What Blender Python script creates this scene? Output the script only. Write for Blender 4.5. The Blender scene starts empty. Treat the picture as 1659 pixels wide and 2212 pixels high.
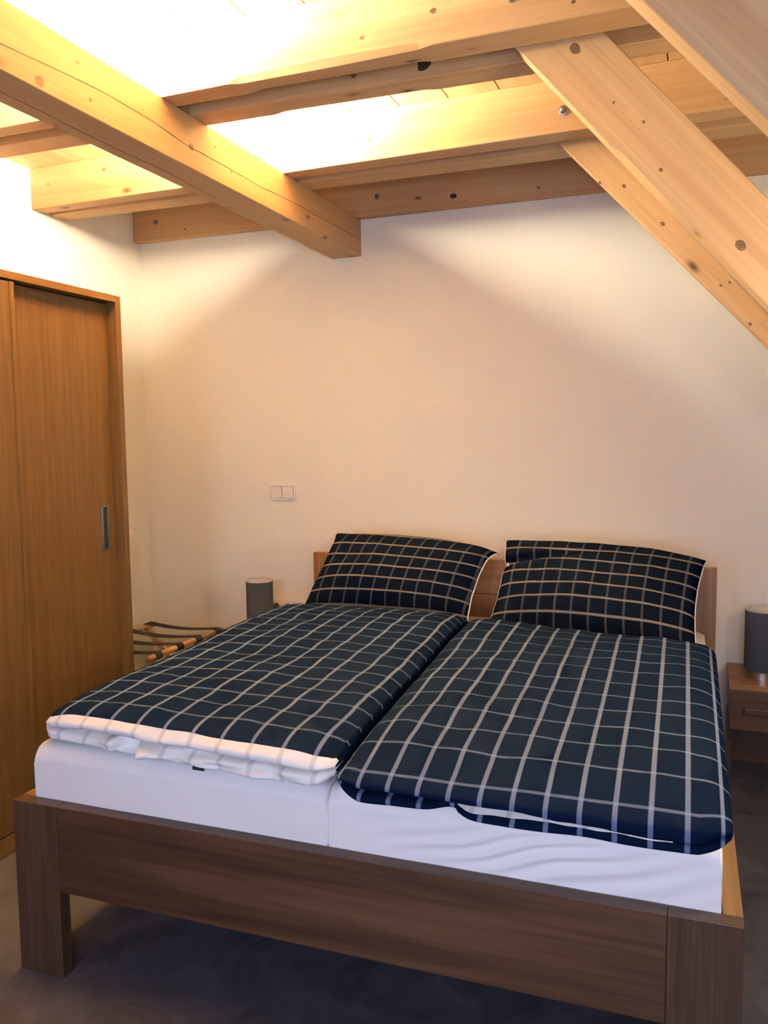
import bpy, bmesh, math, random
from mathutils import Vector, Matrix, noise

sc = bpy.context.scene
col = sc.collection
random.seed(7)

# ------------------------------------------------------------------ camera
F, CX, CY, CZ = 1798.93, 1.79783, -1.74104, 1.50822
YAW, PIT, ROL = 0.365459, -0.090105, 0.010983
cam_d = bpy.data.cameras.new('camera')
cam_d.sensor_fit = 'HORIZONTAL'
cam_d.sensor_width = 36.0
cam_d.lens = 36.0 * F / 1659.0
cam_d.clip_start = 0.02
cam = bpy.data.objects.new('camera', cam_d)
col.objects.link(cam)
Rm = Matrix.Rotation(YAW, 3, 'Z') @ Matrix.Rotation(PIT, 3, 'X') @ Matrix.Rotation(ROL, 3, 'Y')
cm = Matrix.Identity(4)
for i_ in range(3):
    cm[i_][0] = Rm[i_][0]
    cm[i_][1] = Rm[i_][2]
    cm[i_][2] = -Rm[i_][1]
    cm[i_][3] = (CX, CY, CZ)[i_]
cam.matrix_world = cm
sc.camera = cam

# ------------------------------------------------------------------ light and exposure
sc.view_settings.view_transform = 'Standard'
sc.view_settings.look = 'None'
sc.view_settings.gamma = 1.0
sc.view_settings.use_curve_mapping = False
sc.view_settings.exposure = 1.93
LAMP_TOP, LAMP_SIDE, LAMP_WALL = 4500.0, 235.0, 22.0
LAMP_COLOR = (1.0, 0.87, 0.645)
SKY_COLOR = (0.62, 0.69, 1.0)
SKY_STRENGTH = 3.9
WINS = ((0.05, 0.60, 0.75, 1.95), (1.45, 2.60, 0.75, 1.95))       # window openings in the wall behind the camera: x0, x1, z0, z1

world = bpy.data.worlds.new('sky')
sc.world = world
world.use_nodes = True
bg = world.node_tree.nodes['Background']
bg.inputs[0].default_value = SKY_COLOR + (1,)
bg.inputs[1].default_value = SKY_STRENGTH
try:
    sc.cycles.use_denoising = True
    sc.cycles.max_bounces = 10
    sc.cycles.diffuse_bounces = 6
    sc.cycles.sample_clamp_indirect = 8.0
except Exception:
    pass

# ------------------------------------------------------------------ room dimensions
XL, XR, YB, YF, ZC = -1.257, 2.75, 2.3495, -2.35, 2.811
BX0, BX1, BZ0, BZ1 = -0.0444, 0.1222, 2.4411, 2.6203
TH = 0.0162                          # the bed stands slightly turned in the room

for wn in WINS:
    pl_d = bpy.data.lights.new('window_portal', 'AREA')
    pl_d.shape = 'RECTANGLE'
    pl_d.size = wn[1] - wn[0]
    pl_d.size_y = wn[3] - wn[2]
    pl_d.cycles.is_portal = True
    plo = bpy.data.objects.new('window_portal', pl_d)
    plo.location = ((wn[0] + wn[1]) / 2, YF - 0.02, (wn[2] + wn[3]) / 2)
    plo.rotation_euler = (math.radians(90), 0, 0)
    col.objects.link(plo)


# ------------------------------------------------------------------ materials
def new_mat(name):
    m = bpy.data.materials.new(name)
    m.use_nodes = True
    nt = m.node_tree
    return m, nt, nt.nodes['Principled BSDF']


def nd(nt, kind, **kw):
    n = nt.nodes.new(kind)
    for k, v in kw.items():
        setattr(n, k, v)
    return n


def mth(nt, op, a, b=None, c=None, clamp=False):
    n = nt.nodes.new('ShaderNodeMath')
    n.operation = op
    n.use_clamp = clamp
    for i, v in enumerate((a, b, c)):
        if v is None:
            continue
        if isinstance(v, (int, float)):
            n.inputs[i].default_value = v
        else:
            nt.links.new(v, n.inputs[i])
    return n.outputs[0]


def mixc(nt, fac, a, b, mode='MIX'):
    n = nt.nodes.new('ShaderNodeMix')
    n.data_type = 'RGBA'
    n.blend_type = mode
    n.clamp_factor = True
    for s, v in ((n.inputs[0], fac), (n.inputs[6], a), (n.inputs[7], b)):
        if isinstance(v, (int, float)):
            s.default_value = v
        elif isinstance(v, tuple):
            s.default_value = v + (1,) if len(v) == 3 else v
        else:
            nt.links.new(v, s)
    return n.outputs[2]


def srgb(r, g, b):
    f = lambda c: ((c / 255 + 0.055) / 1.055) ** 2.4 if c > 10 else c / 255 / 12.92
    return (f(r), f(g), f(b))


def obj_coords(nt, scale, offset=True):
    tc = nd(nt, 'ShaderNodeTexCoord')
    mp = nd(nt, 'ShaderNodeMapping')
    mp.inputs['Scale'].default_value = scale
    if offset:
        oi = nd(nt, 'ShaderNodeObjectInfo')
        cmb = nd(nt, 'ShaderNodeCombineXYZ')
        for i, k in enumerate((37.0, 91.0, 53.0)):
            nt.links.new(mth(nt, 'MULTIPLY', oi.outputs['Random'], k), cmb.inputs[i])
        nt.links.new(cmb.outputs[0], mp.inputs['Location'])
    nt.links.new(tc.outputs['Object'], mp.inputs['Vector'])
    return mp.outputs[0]


def wood(name, dark, mid, light, axis='X', grain=22.0, knots=0.0, rough=0.55, contrast=1.0, fine=0.25, knot_col=(0.10, 0.045, 0.02), stretch=0.045):
    m, nt, b = new_mat(name)
    ai = 'XYZ'.index(axis)
    sc1 = [grain] * 3
    sc1[ai] = grain * stretch
    v1 = obj_coords(nt, sc1)
    n1 = nd(nt, 'ShaderNodeTexNoise')
    n1.inputs['Scale'].default_value = 1.0
    n1.inputs['Detail'].default_value = 5.0
    n1.inputs['Roughness'].default_value = 0.6
    n1.inputs['Distortion'].default_value = 0.7
    nt.links.new(v1, n1.inputs['Vector'])
    sc2 = [grain * 9] * 3
    sc2[ai] = grain * 0.18
    v2 = obj_coords(nt, sc2)
    n2 = nd(nt, 'ShaderNodeTexNoise')
    n2.inputs['Scale'].default_value = 1.0
    n2.inputs['Detail'].default_value = 3.0
    nt.links.new(v2, n2.inputs['Vector'])
    ramp = nd(nt, 'ShaderNodeValToRGB')
    e = ramp.color_ramp.elements
    e[0].position, e[0].color = 0.5 - 0.24 / contrast, dark + (1,)
    e[1].position, e[1].color = 0.5 + 0.2 / contrast, light + (1,)
    k = ramp.color_ramp.elements.new(0.5)
    k.color = mid + (1,)
    nt.links.new(n1.outputs['Fac'], ramp.inputs[0])
    c = ramp.outputs[0]
    fr = nd(nt, 'ShaderNodeMapRange')
    fr.inputs['From Min'].default_value, fr.inputs['From Max'].default_value = 0.35, 0.65
    fr.inputs['To Min'].default_value, fr.inputs['To Max'].default_value = 1.0 - fine, 1.0 + fine * 0.3
    nt.links.new(n2.outputs['Fac'], fr.inputs['Value'])
    c = mixc(nt, 1.0, c, fr.outputs[0], 'MULTIPLY')
    if knots > 0:
        sk = [11.0] * 3
        sk[ai] = 5.0
        vk = obj_coords(nt, sk)
        vo = nd(nt, 'ShaderNodeTexVoronoi')
        vo.inputs['Scale'].default_value = 1.0
        nt.links.new(vk, vo.inputs['Vector'])
        sepc = nd(nt, 'ShaderNodeSeparateColor')
        nt.links.new(vo.outputs['Color'], sepc.inputs[0])
        size = mth(nt, 'MULTIPLY', mth(nt, 'SUBTRACT', sepc.outputs[0], 1.0 - knots), 0.20 / knots)
        size = mth(nt, 'MAXIMUM', size, 0.0001)
        rel = mth(nt, 'DIVIDE', vo.outputs['Distance'], size)
        core = mth(nt, 'SUBTRACT', 1.0, mth(nt, 'SMOOTH_MIN', rel, 1.0, 0.3), clamp=True)
        core = mth(nt, 'MULTIPLY', core, 1.3, clamp=True)
        halo = mth(nt, 'MULTIPLY', mth(nt, 'SUBTRACT', 1.0, mth(nt, 'MULTIPLY', rel, 0.4), clamp=True), 0.35)
        c = mixc(nt, halo, c, dark)
        c = mixc(nt, core, c, knot_col)
    nt.links.new(c, b.inputs['Base Color'])
    b.inputs['Roughness'].default_value = rough
    b.inputs['Specular IOR Level'].default_value = 0.35 if rough > 0.4 else 0.45
    bp = nd(nt, 'ShaderNodeBump')
    bp.inputs['Strength'].default_value = 0.12
    bp.inputs['Distance'].default_value = 0.002
    nt.links.new(n2.outputs['Fac'], bp.inputs['Height'])
    nt.links.new(bp.outputs[0], b.inputs['Normal'])
    return m


def plain(name, c, rough=0.5, metal=0.0, noise_amt=0.04, scale=60.0, bump=0.0):
    m, nt, b = new_mat(name)
    v = obj_coords(nt, (scale,) * 3)
    n = nd(nt, 'ShaderNodeTexNoise')
    n.inputs['Scale'].default_value = 1.0
    n.inputs['Detail'].default_value = 3.0
    nt.links.new(v, n.inputs['Vector'])
    d = tuple(x * (1 - noise_amt) for x in c)
    l = tuple(min(1, x * (1 + noise_amt)) for x in c)
    nt.links.new(mixc(nt, n.outputs['Fac'], d, l), b.inputs['Base Color'])
    b.inputs['Roughness'].default_value = rough
    b.inputs['Metallic'].default_value = metal
    if bump:
        bp = nd(nt, 'ShaderNodeBump')
        bp.inputs['Strength'].default_value = bump
        bp.inputs['Distance'].default_value = 0.002
        nt.links.new(n.outputs['Fac'], bp.inputs['Height'])
        nt.links.new(bp.outputs[0], b.inputs['Normal'])
    return m


def plaid(name, ground, sx, sy, rough=0.9, sheen=0.0):
    """sx / sy: (period, half band width, thread pitch, colour, strength) of the stripes across UV x / UV y."""
    m, nt, b = new_mat(name)
    uv = nd(nt, 'ShaderNodeUVMap')
    sep = nd(nt, 'ShaderNodeSeparateXYZ')
    nt.links.new(uv.outputs[0], sep.inputs[0])
    c = ground
    for k, spec in enumerate((sy, sx)):
        if spec is None:
            continue
        per, hw, pitch, colr, stren = spec
        t = sep.outputs[0] if spec is sx else sep.outputs[1]
        fr = mth(nt, 'FRACT', mth(nt, 'DIVIDE', t, per))
        d = mth(nt, 'MULTIPLY', mth(nt, 'SUBTRACT', fr, 0.5), per)
        a = mth(nt, 'ABSOLUTE', d)
        band = mth(nt, 'SMOOTHSTEP', hw - 0.0008, hw + 0.0004, a) if False else mth(nt, 'LESS_THAN', a, hw)
        th = mth(nt, 'SINE', mth(nt, 'ADD', mth(nt, 'MULTIPLY', d, 2 * math.pi / pitch), math.pi / 2))
        th = mth(nt, 'MULTIPLY', mth(nt, 'ADD', th, 1.15), 0.48, clamp=True)
        f = mth(nt, 'MULTIPLY', mth(nt, 'MULTIPLY', band, th), stren)
        c = mixc(nt, f, c, colr)
    # fine weave
    n = nd(nt, 'ShaderNodeTexNoise')
    n.inputs['Scale'].default_value = 900.0
    n.inputs['Detail'].default_value = 1.0
    nt.links.new(uv.outputs[0], n.inputs['Vector'])
    mr = nd(nt, 'ShaderNodeMapRange')
    mr.inputs['To Min'].default_value, mr.inputs['To Max'].default_value = 0.8, 1.2
    nt.links.new(n.outputs['Fac'], mr.inputs['Value'])
    c = mixc(nt, 1.0, c, mr.outputs[0], 'MULTIPLY')
    nt.links.new(c, b.inputs['Base Color'])
    b.inputs['Roughness'].default_value = rough
    b.inputs['Specular IOR Level'].default_value = 0.0
    b.inputs['Sheen Weight'].default_value = sheen
    tc = nd(nt, 'ShaderNodeTexCoord')
    n2 = nd(nt, 'ShaderNodeTexNoise')
    n2.inputs['Scale'].default_value = 22.0
    n2.inputs['Detail'].default_value = 4.0
    n2.inputs['Distortion'].default_value = 0.8
    nt.links.new(tc.outputs['Object'], n2.inputs['Vector'])
    bp = nd(nt, 'ShaderNodeBump')
    bp.inputs['Strength'].default_value = 0.35
    bp.inputs['Distance'].default_value = 0.006
    nt.links.new(n2.outputs['Fac'], bp.inputs['Height'])
    nt.links.new(bp.outputs[0], b.inputs['Normal'])
    return m


SPR = (srgb(176, 134, 88), srgb(193, 156, 108), srgb(203, 170, 124))
M_spruce = wood('spruce', *SPR, axis='X', grain=16, knots=0.6, rough=0.5, fine=0.07, contrast=0.62, stretch=0.03)
M_boards = wood('spruce_boards', srgb(188, 146, 98), srgb(204, 168, 120), srgb(214, 182, 136), axis='Y', grain=18, knots=0.5, rough=0.5, fine=0.08, contrast=0.8)
M_oak_v = wood('oak_veneer', srgb(96, 71, 38), srgb(113, 86, 47), srgb(124, 97, 55), axis='Z', grain=30, rough=0.42, contrast=0.7, fine=0.22, stretch=0.02)
M_oak_y = wood('oak_veneer_edge', srgb(108, 79, 42), srgb(127, 96, 51), srgb(138, 107, 60), axis='Y', grain=30, rough=0.42, contrast=0.7, fine=0.2, stretch=0.02)
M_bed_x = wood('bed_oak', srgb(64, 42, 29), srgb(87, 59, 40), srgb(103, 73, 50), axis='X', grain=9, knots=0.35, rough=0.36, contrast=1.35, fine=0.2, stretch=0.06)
M_bed_y_lit = wood('bed_oak_rail_lit', srgb(116, 82, 48), srgb(142, 104, 62), srgb(158, 118, 74), axis='Y', grain=15, rough=0.36, contrast=0.9, fine=0.2)  # same oak lightened: the light on the rail tops is in this colour
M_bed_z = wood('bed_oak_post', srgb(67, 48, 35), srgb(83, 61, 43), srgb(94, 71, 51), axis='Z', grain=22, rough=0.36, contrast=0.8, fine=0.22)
M_head_x_lit = wood('bed_oak_headboard_lit', srgb(112, 78, 44), srgb(146, 104, 60), srgb(164, 122, 74), axis='X', grain=9, knots=0.3, rough=0.4, contrast=1.1, fine=0.15, stretch=0.06)  # same oak lightened: warm light on headboard and tabletops put into the colour
M_head_z_lit = wood('bed_oak_head_post_lit', srgb(112, 80, 48), srgb(136, 100, 62), srgb(150, 114, 72), axis='Z', grain=18, rough=0.4, contrast=0.9, fine=0.2)  # lit copy of the post oak, light at the head end painted in
M_beech = wood('beech', srgb(178, 142, 102), srgb(200, 164, 122), srgb(212, 178, 138), axis='Y', grain=20, rough=0.45, contrast=0.8, fine=0.1)
M_wall = plain('white_plaster', (0.79, 0.775, 0.67), rough=0.85, noise_amt=0.015, scale=40, bump=0.08)
M_gap = plain('dark_gap', (0.03, 0.018, 0.01), rough=0.9)
M_clad_added = wood('added_cladding', srgb(84, 60, 42), srgb(104, 76, 54), srgb(118, 88, 62), axis='Z', grain=14, rough=0.6, fine=0.1)  # dark cladding added on the unseen walls to keep bounced light down
M_metal = plain('brushed_nickel', (0.55, 0.52, 0.48), rough=0.3, metal=1.0, scale=200)
M_handle = plain('dull_steel', (0.36, 0.36, 0.38), rough=0.38, metal=1.0, scale=200)
M_dark = plain('dark_recess', (0.012, 0.013, 0.02), rough=0.7)
M_plastic = plain('white_plastic', (0.82, 0.78, 0.72), rough=0.35, noise_amt=0.01)
M_shade = plain('charcoal_lampshade', (0.036, 0.050, 0.074), rough=0.85, noise_amt=0.12, scale=500, bump=0.15)
M_shade_in = plain('lampshade_lining', (0.62, 0.60, 0.57), rough=0.8)
M_strap = plain('black_webbing', (0.006, 0.006, 0.012), rough=0.85, noise_amt=0.2, scale=300)
M_sheet = plain('white_sheet', (0.80, 0.77, 0.74), rough=0.9, noise_amt=0.02, scale=25, bump=0.25)
M_housing = plain('lamp_housing', (0.8, 0.8, 0.8), rough=0.5)

NAVY = (0.0046, 0.0100, 0.029)
M_duvet = plaid('navy_plaid_cover', NAVY, (0.0755, 0.0058, 0.0030, (0.28, 0.35, 0.54), 0.85), (0.1280, 0.0042, 0.0042, (0.20, 0.25, 0.38), 0.85))
M_duvet2 = plaid('navy_plaid_cover_wide', NAVY, (0.0870, 0.0055, 0.0030, (0.28, 0.35, 0.54), 0.85), (0.1050, 0.0042, 0.0042, (0.20, 0.25, 0.38), 0.85))
M_pillow = plaid('navy_plaid_pillow', (0.0030, 0.0056, 0.0135), (0.072, 0.0050, 0.0033, (0.17, 0.17, 0.18), 0.45), (0.066, 0.0040, 0.0040, (0.50, 0.42, 0.36), 0.75))
M_lining = plaid('white_lining', (0.80, 0.78, 0.74), (0.0870, 0.0065, 0.0033, (0.36, 0.33, 0.33), 0.75), None, sheen=0.0)

# floor: soft mottled grey-brown vinyl
M_floor, nt, b = new_mat('mottled_floor')
v = obj_coords(nt, (1, 1, 1), False)
n1 = nd(nt, 'ShaderNodeTexNoise')
n1.inputs['Scale'].default_value = 5.0
n1.inputs['Detail'].default_value = 8.0
n1.inputs['Roughness'].default_value = 0.62
n1.inputs['Distortion'].default_value = 1.2
nt.links.new(v, n1.inputs['Vector'])
rp = nd(nt, 'ShaderNodeValToRGB')
rp.color_ramp.elements[0].position, rp.color_ramp.elements[0].color = 0.3, (0.040, 0.038, 0.048, 1)
rp.color_ramp.elements[1].position, rp.color_ramp.elements[1].color = 0.7, (0.096, 0.090, 0.108, 1)
nt.links.new(n1.outputs['Fac'], rp.inputs[0])
nt.links.new(rp.outputs[0], b.inputs['Base Color'])
b.inputs['Roughness'].default_value = 0.55
b.inputs['Specular IOR Level'].default_value = 0.3

def glow(name, strength):
    m, nt, b = new_mat(name)
    b.inputs['Base Color'].default_value = (0.9, 0.9, 0.9, 1)
    b.inputs['Emission Color'].default_value = LAMP_COLOR + (1,)
    b.inputs['Emission Strength'].default_value = strength
    return m


M_glow_top, M_glow_side = glow('lamp_diffuser_top', LAMP_TOP), glow('lamp_diffuser_side', LAMP_SIDE)


# ------------------------------------------------------------------ mesh helpers
def nz(x, y, z=0.0):
    return noise.noise(Vector((x, y, z)))


def link_mesh(name, verts, faces, mat, parent=None, loc=None, smooth=False, mats=None, fmat=None, uvs=None):
    me = bpy.data.meshes.new(name)
    me.from_pydata([tuple(v) for v in verts], [], faces)
    o = bpy.data.objects.new(name, me)
    for mm in (mats or [mat]):
        me.materials.append(mm)
    if fmat:
        for p, k in zip(me.polygons, fmat):
            p.material_index = k
    if uvs:
        ul = me.uv_layers.new(name='UVMap')
        for lp in me.loops:
            ul.data[lp.index].uv = uvs[lp.vertex_index]
    if smooth:
        me.polygons.foreach_set('use_smooth', [True] * len(me.polygons))
    col.objects.link(o)
    if parent:
        o.parent = parent
    if loc:
        o.location = loc
    me.update()
    return o


def from_bm(name, bm, mat, parent=None, loc=None, smooth=False):
    me = bpy.data.meshes.new(name)
    bm.normal_update()
    bm.to_mesh(me)
    bm.free()
    me.materials.append(mat)
    o = bpy.data.objects.new(name, me)
    if smooth:
        me.polygons.foreach_set('use_smooth', [True] * len(me.polygons))
    col.objects.link(o)
    if parent:
        o.parent = parent
    if loc:
        o.location = loc
    return o


def bm_box(bm, x0, x1, y0, y1, z0, z1, bev=0.0):
    r = bmesh.ops.create_cube(bm, size=1.0)
    vs = r['verts']
    for v in vs:
        v.co = Vector(((x0 + x1) / 2 + v.co.x * (x1 - x0), (y0 + y1) / 2 + v.co.y * (y1 - y0), (z0 + z1) / 2 + v.co.z * (z1 - z0)))
    if bev:
        es = {e for v in vs for e in v.link_edges}
        bmesh.ops.bevel(bm, geom=list(es), offset=bev, segments=2, profile=0.6, affect='EDGES')


def box(name, x0, x1, y0, y1, z0, z1, mat, parent=None, bev=0.0):
    """a box whose own origin sits at its centre; parent-space coordinates."""
    c = Vector(((x0 + x1) / 2, (y0 + y1) / 2, (z0 + z1) / 2))
    bm = bmesh.new()
    bm_box(bm, x0 - c.x, x1 - c.x, y0 - c.y, y1 - c.y, z0 - c.z, z1 - c.z, bev)
    return from_bm(name, bm, mat, parent, c)


def tube_pts(pts, r, n=10, cap=True):
    """vertices and faces of a tube through pts."""
    V, Fc = [], []
    pts = [Vector(p) for p in pts]
    up = Vector((0, 0, 1))
    for i, p in enumerate(pts):
        t = (pts[min(i + 1, len(pts) - 1)] - pts[max(i - 1, 0)]).normalized()
        a = t.cross(up)
        if a.length < 1e-3:
            a = t.cross(Vector((1, 0, 0)))
        a.normalize()
        bb = a.cross(t).normalized()
        for k in range(n):
            an = 2 * math.pi * k / n
            V.append(p + a * (r * math.cos(an)) + bb * (r * math.sin(an)))
    for i in range(len(pts) - 1):
        for k in range(n):
            k2 = (k + 1) % n
            Fc.append((i * n + k, i * n + k2, (i + 1) * n + k2, (i + 1) * n + k))
    if cap:
        Fc.append(tuple(range(n))[::-1])
        Fc.append(tuple((len(pts) - 1) * n + k for k in range(n)))
    return V, Fc


def tube(name, pts, r, mat, parent=None, n=10, smooth=True):
    c = sum((Vector(p) for p in pts), Vector()) / len(pts)
    V, Fc = tube_pts([Vector(p) - c for p in pts], r, n)
    return link_mesh(name, V, Fc, mat, parent, c, smooth=smooth)


def lathe(name, prof, mat, parent=None, loc=None, n=40, axis='Z', mats=None, pm=None):
    """prof: closed list of (r, h)."""
    V, Fc, fm = [], [], []
    m = len(prof)
    for k in range(n):
        a = 2 * math.pi * k / n
        for r, h in prof:
            p = Vector((r * math.cos(a), r * math.sin(a), h))
            if axis == 'Y':
                p = Vector((p.x, -p.z, p.y))
            elif axis == 'X':
                p = Vector((p.z, p.x, p.y))
            V.append(p)
    for k in range(n):
        k2 = (k + 1) % n
        for j in range(m):
            j2 = (j + 1) % m
            Fc.append((k * m + j, k2 * m + j, k2 * m + j2, k * m + j2))
            fm.append(pm[j] if pm else 0)
    o = link_mesh(name, V, Fc, mat, parent, loc, mats=mats, fmat=fm if pm else None)
    bm = bmesh.new()
    bm.from_mesh(o.data)
    bmesh.ops.remove_doubles(bm, verts=bm.verts, dist=1e-6)
    bmesh.ops.recalc_face_normals(bm, faces=bm.faces)
    bm.to_mesh(o.data)
    bm.free()
    o.data.polygons.foreach_set('use_smooth', [True] * len(o.data.polygons))
    md = o.modifiers.new('edges', 'EDGE_SPLIT')
    md.split_angle = math.radians(40)
    return o


def tag(o, label, cat, group=None, kind=None):
    o['label'] = label
    o['category'] = cat
    if group:
        o['group'] = group
    if kind:
        o['kind'] = kind
    return o


def thing(name, label, cat, loc=(0, 0, 0), rz=0.0, group=None):
    o = bpy.data.objects.new(name, None)
    o.empty_display_size = 0.1
    col.objects.link(o)
    o.location = loc
    o.rotation_euler = (0, 0, rz)
    return tag(o, label, cat, group)


def structure(o, label=None, cat=None):
    o['kind'] = 'structure'
    if label:
        o['label'] = label
        o['category'] = cat
    return o


def dup(root, loc, label, rz=None):
    r = root.copy()
    col.objects.link(r)
    r.location = loc
    r['label'] = label
    if rz is not None:
        r.rotation_euler = (0, 0, rz)
    for ch in list(root.children):
        c = ch.copy()
        col.objects.link(c)
        c.parent = r
        for g in list(ch.children):
            d = g.copy()
            col.objects.link(d)
            d.parent = c
    return r


# ------------------------------------------------------------------ the room
structure(box('floor', XL - 0.1, XR + 0.1, YF - 0.1, YB + 0.1, -0.1, 0, M_floor), 'mottled grey-brown smooth floor under the bed', 'floor')
structure(box('wall_back', XL - 0.1, XR + 0.1, YB, YB + 0.1, 0, ZC + 0.05, M_wall), 'plain white wall behind the headboard', 'wall')
structure(box('wall_left', XL - 0.1, XL, YF - 0.1, YB, 0, ZC + 0.05, M_wall), 'white wall behind the wardrobe', 'wall')
structure(box('wall_right', XR, XR + 0.1, YF - 0.1, YB, 0, ZC + 0.05, M_clad_added), 'unseen wall to the right of the bed, dark cladding added to cut bounced light', 'wall')
bm = bmesh.new()
xs_ = [XL] + [v for wn in WINS for v in wn[:2]] + [XR]
for i in range(0, len(xs_), 2):
    bm_box(bm, xs_[i], xs_[i + 1], YF - 0.1, YF, 0, ZC + 0.05)
for wn in WINS:
    bm_box(bm, wn[0], wn[1], YF - 0.1, YF, 0, wn[2])
    bm_box(bm, wn[0], wn[1], YF - 0.1, YF, wn[3], ZC + 0.05)
structure(from_bm('wall_front', bm, M_clad_added), 'unseen wall behind the viewer, dark cladding added to cut bounced light', 'wall')
for i, wn in enumerate(WINS):
    bm = bmesh.new()
    for a in ((wn[0], wn[0] + .05), (wn[1] - .05, wn[1])):
        bm_box(bm, a[0], a[1], YF - 0.08, YF - 0.03, wn[2], wn[3])
    for a in ((wn[2], wn[2] + .05), (wn[3] - .05, wn[3])):
        bm_box(bm, wn[0] + .05, wn[1] - .05, YF - 0.08, YF - 0.03, a[0], a[1])
    structure(from_bm('window_%d' % (i + 1), bm, M_plastic), 'white framed window behind the viewer', 'window')

# ceiling: boards running towards the back wall, with open joints between them
bm = bmesh.new()
pitch, jx = 0.2012, 0.2455
k0 = math.floor((XL - jx) / pitch)
x = jx + k0 * pitch
while x < XR:
    a, c_ = max(x + 0.0022, XL - .05), min(x + pitch - 0.0022, XR + .05)
    bm_box(bm, a, c_, YF - .05, YB + .05, ZC, ZC + 0.024, 0.0012)
    x += pitch
bm_box(bm, XL - .1, XR + .1, YF - .1, YB + .1, ZC + 0.024, ZC + 0.06)
structure(from_bm('ceiling', bm, M_boards), 'pale spruce board ceiling above the joists', 'ceiling')


# ------------------------------------------------------------------ timbers
def timber(name, L, sec, wanes=(), mat=None, step=0.02, loc=(0, 0, 0), rot=(0, 0, 0), wob=0.0):
    """sec(t) -> (y0, y1, z0, z1); local x runs along the timber.  wanes: (corner, x0, x1, size)
    corners 0: y0 z0, 1: y1 z0, 2: y1 z1, 3: y0 z1."""
    ns = max(2, int(L / step))
    xs = [L * i / ns for i in range(ns + 1)]
    V, Fc = [], []
    for x in xs:
        y0, y1, z0, z1 = sec(x / L)
        ch = [0.0025] * 4
        for c, a, b_, s in wanes:
            if a < x < b_:
                rmp = min(1, (x - a) / 0.035, (b_ - x) / 0.035)
                n_ = noise.noise(Vector((x * 2.3, c * 7.7, L)))
                ch[c] = max(ch[c], s * (0.8 + 0.35 * n_) * max(0, rmp) ** 0.6)
        V += [(x, y0, z0 + ch[0]), (x, y0 + ch[0], z0), (x, y1 - ch[1], z0), (x, y1, z0 + ch[1]),
              (x, y1, z1 - ch[2]), (x, y1 - ch[2], z1), (x, y0 + ch[3], z1), (x, y0, z1 - ch[3])]
    for i in range(ns):
        for k in range(8):
            k2 = (k + 1) % 8
            Fc.append((i * 8 + k, (i + 1) * 8 + k, (i + 1) * 8 + k2, i * 8 + k2))
    Fc.append(tuple(range(8)))
    Fc.append(tuple(ns * 8 + k for k in range(8))[::-1])
    o = link_mesh(name, V, Fc, mat or M_spruce, None, loc)
    o.rotation_euler = rot
    bm = bmesh.new()
    bm.from_mesh(o.data)
    bmesh.ops.recalc_face_normals(bm, faces=bm.faces)
    bm.to_mesh(o.data)
    bm.free()
    return o


# the long beam from the front of the room to the back wall (its local x is world y)
bxm, bw = (BX0 + BX1) / 2, (BX1 - BX0) / 2
beam = timber('ceiling_beam', YB - YF, lambda t: (-bw, bw, 0, BZ1 - BZ0),
              wanes=((1, 0.5, 4.35, 0.013),), loc=(bxm, YF, BZ0), rot=(0, 0, math.radians(90)))
tag(beam, 'thick square spruce beam running lengthwise to the back wall, drying crack along its side', 'beam')


def ribbon(name, pts, w, th, nrm, parent):
    """thin dark sliver along pts lying in the face with normal nrm (parent space)."""
    V, Fc = [], []
    nrm = Vector(nrm)
    n = len(pts)
    for i, p in enumerate(pts):
        p = Vector(p)
        t = (Vector(pts[min(i + 1, n - 1)]) - Vector(pts[max(i - 1, 0)])).normalized()
        s = t.cross(nrm).normalized()
        ww = w * (0.35 + 0.65 * math.sin(math.pi * (i + 0.5) / n) ** 0.5)
        ww *= 0.75 + 0.4 * noise.noise(p * 9)
        V += [p + s * ww / 2 + nrm * th, p - s * ww / 2 + nrm * th, p - s * ww / 2 - nrm * 0.002, p + s * ww / 2 - nrm * 0.002]
    for i in range(n - 1):
        for k in range(4):
            k2 = (k + 1) % 4
            Fc.append((i * 4 + k, i * 4 + k2, i * 4 + 4 + k2, i * 4 + 4 + k))
    Fc += [(0, 1, 2, 3), tuple(4 * (n - 1) + k for k in (3, 2, 1, 0))]
    return link_mesh(name, V, Fc, M_gap, parent)


def dense(pts, step=0.03):
    out = []
    for a, b_ in zip(pts[:-1], pts[1:]):
        a, b_ = Vector(a), Vector(b_)
        m = max(1, int((b_ - a).length / step))
        for i in range(m):
            out.append(a.lerp(b_, i / m))
    out.append(Vector(pts[-1]))
    return [p + Vector((0, 0, 0.0025 * noise.noise(p * 11))) if False else p for p in out]


side = [(-0.35, 2.500), (-0.031, 2.505), (0.217, 2.523), (0.383, 2.53), (0.596, 2.527), (0.803, 2.51), (0.98, 2.513), (1.286, 2.509), (1.612, 2.522), (1.897, 2.52), (2.33, 2.525)]
sp = [Vector((y - YF, -bw, z - BZ0)) for y, z in side]
sp = dense(sp)
for p in sp:
    p.z += 0.003 * noise.noise(Vector((p.x * 7, 3.1, 0)))
ribbon('drying_crack', sp, 0.0036, 0.0004, (0, -1, 0), beam)['label'] = 'dark drying crack'
und = dense([Vector((y - YF, -(xx - bxm), 0)) for xx, y in ((0.02, -0.2), (0.018, 0.1), (0.012, 0.45), (0.02, 0.8), (0.005, 1.15))])
for p in und:
    p.y += 0.003 * noise.noise(Vector((p.x * 6, 9.1, 0)))
ribbon('drying_crack', und, 0.0032, 0.0004, (0, 0, -1), beam)['label'] = 'dark drying crack'


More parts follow.
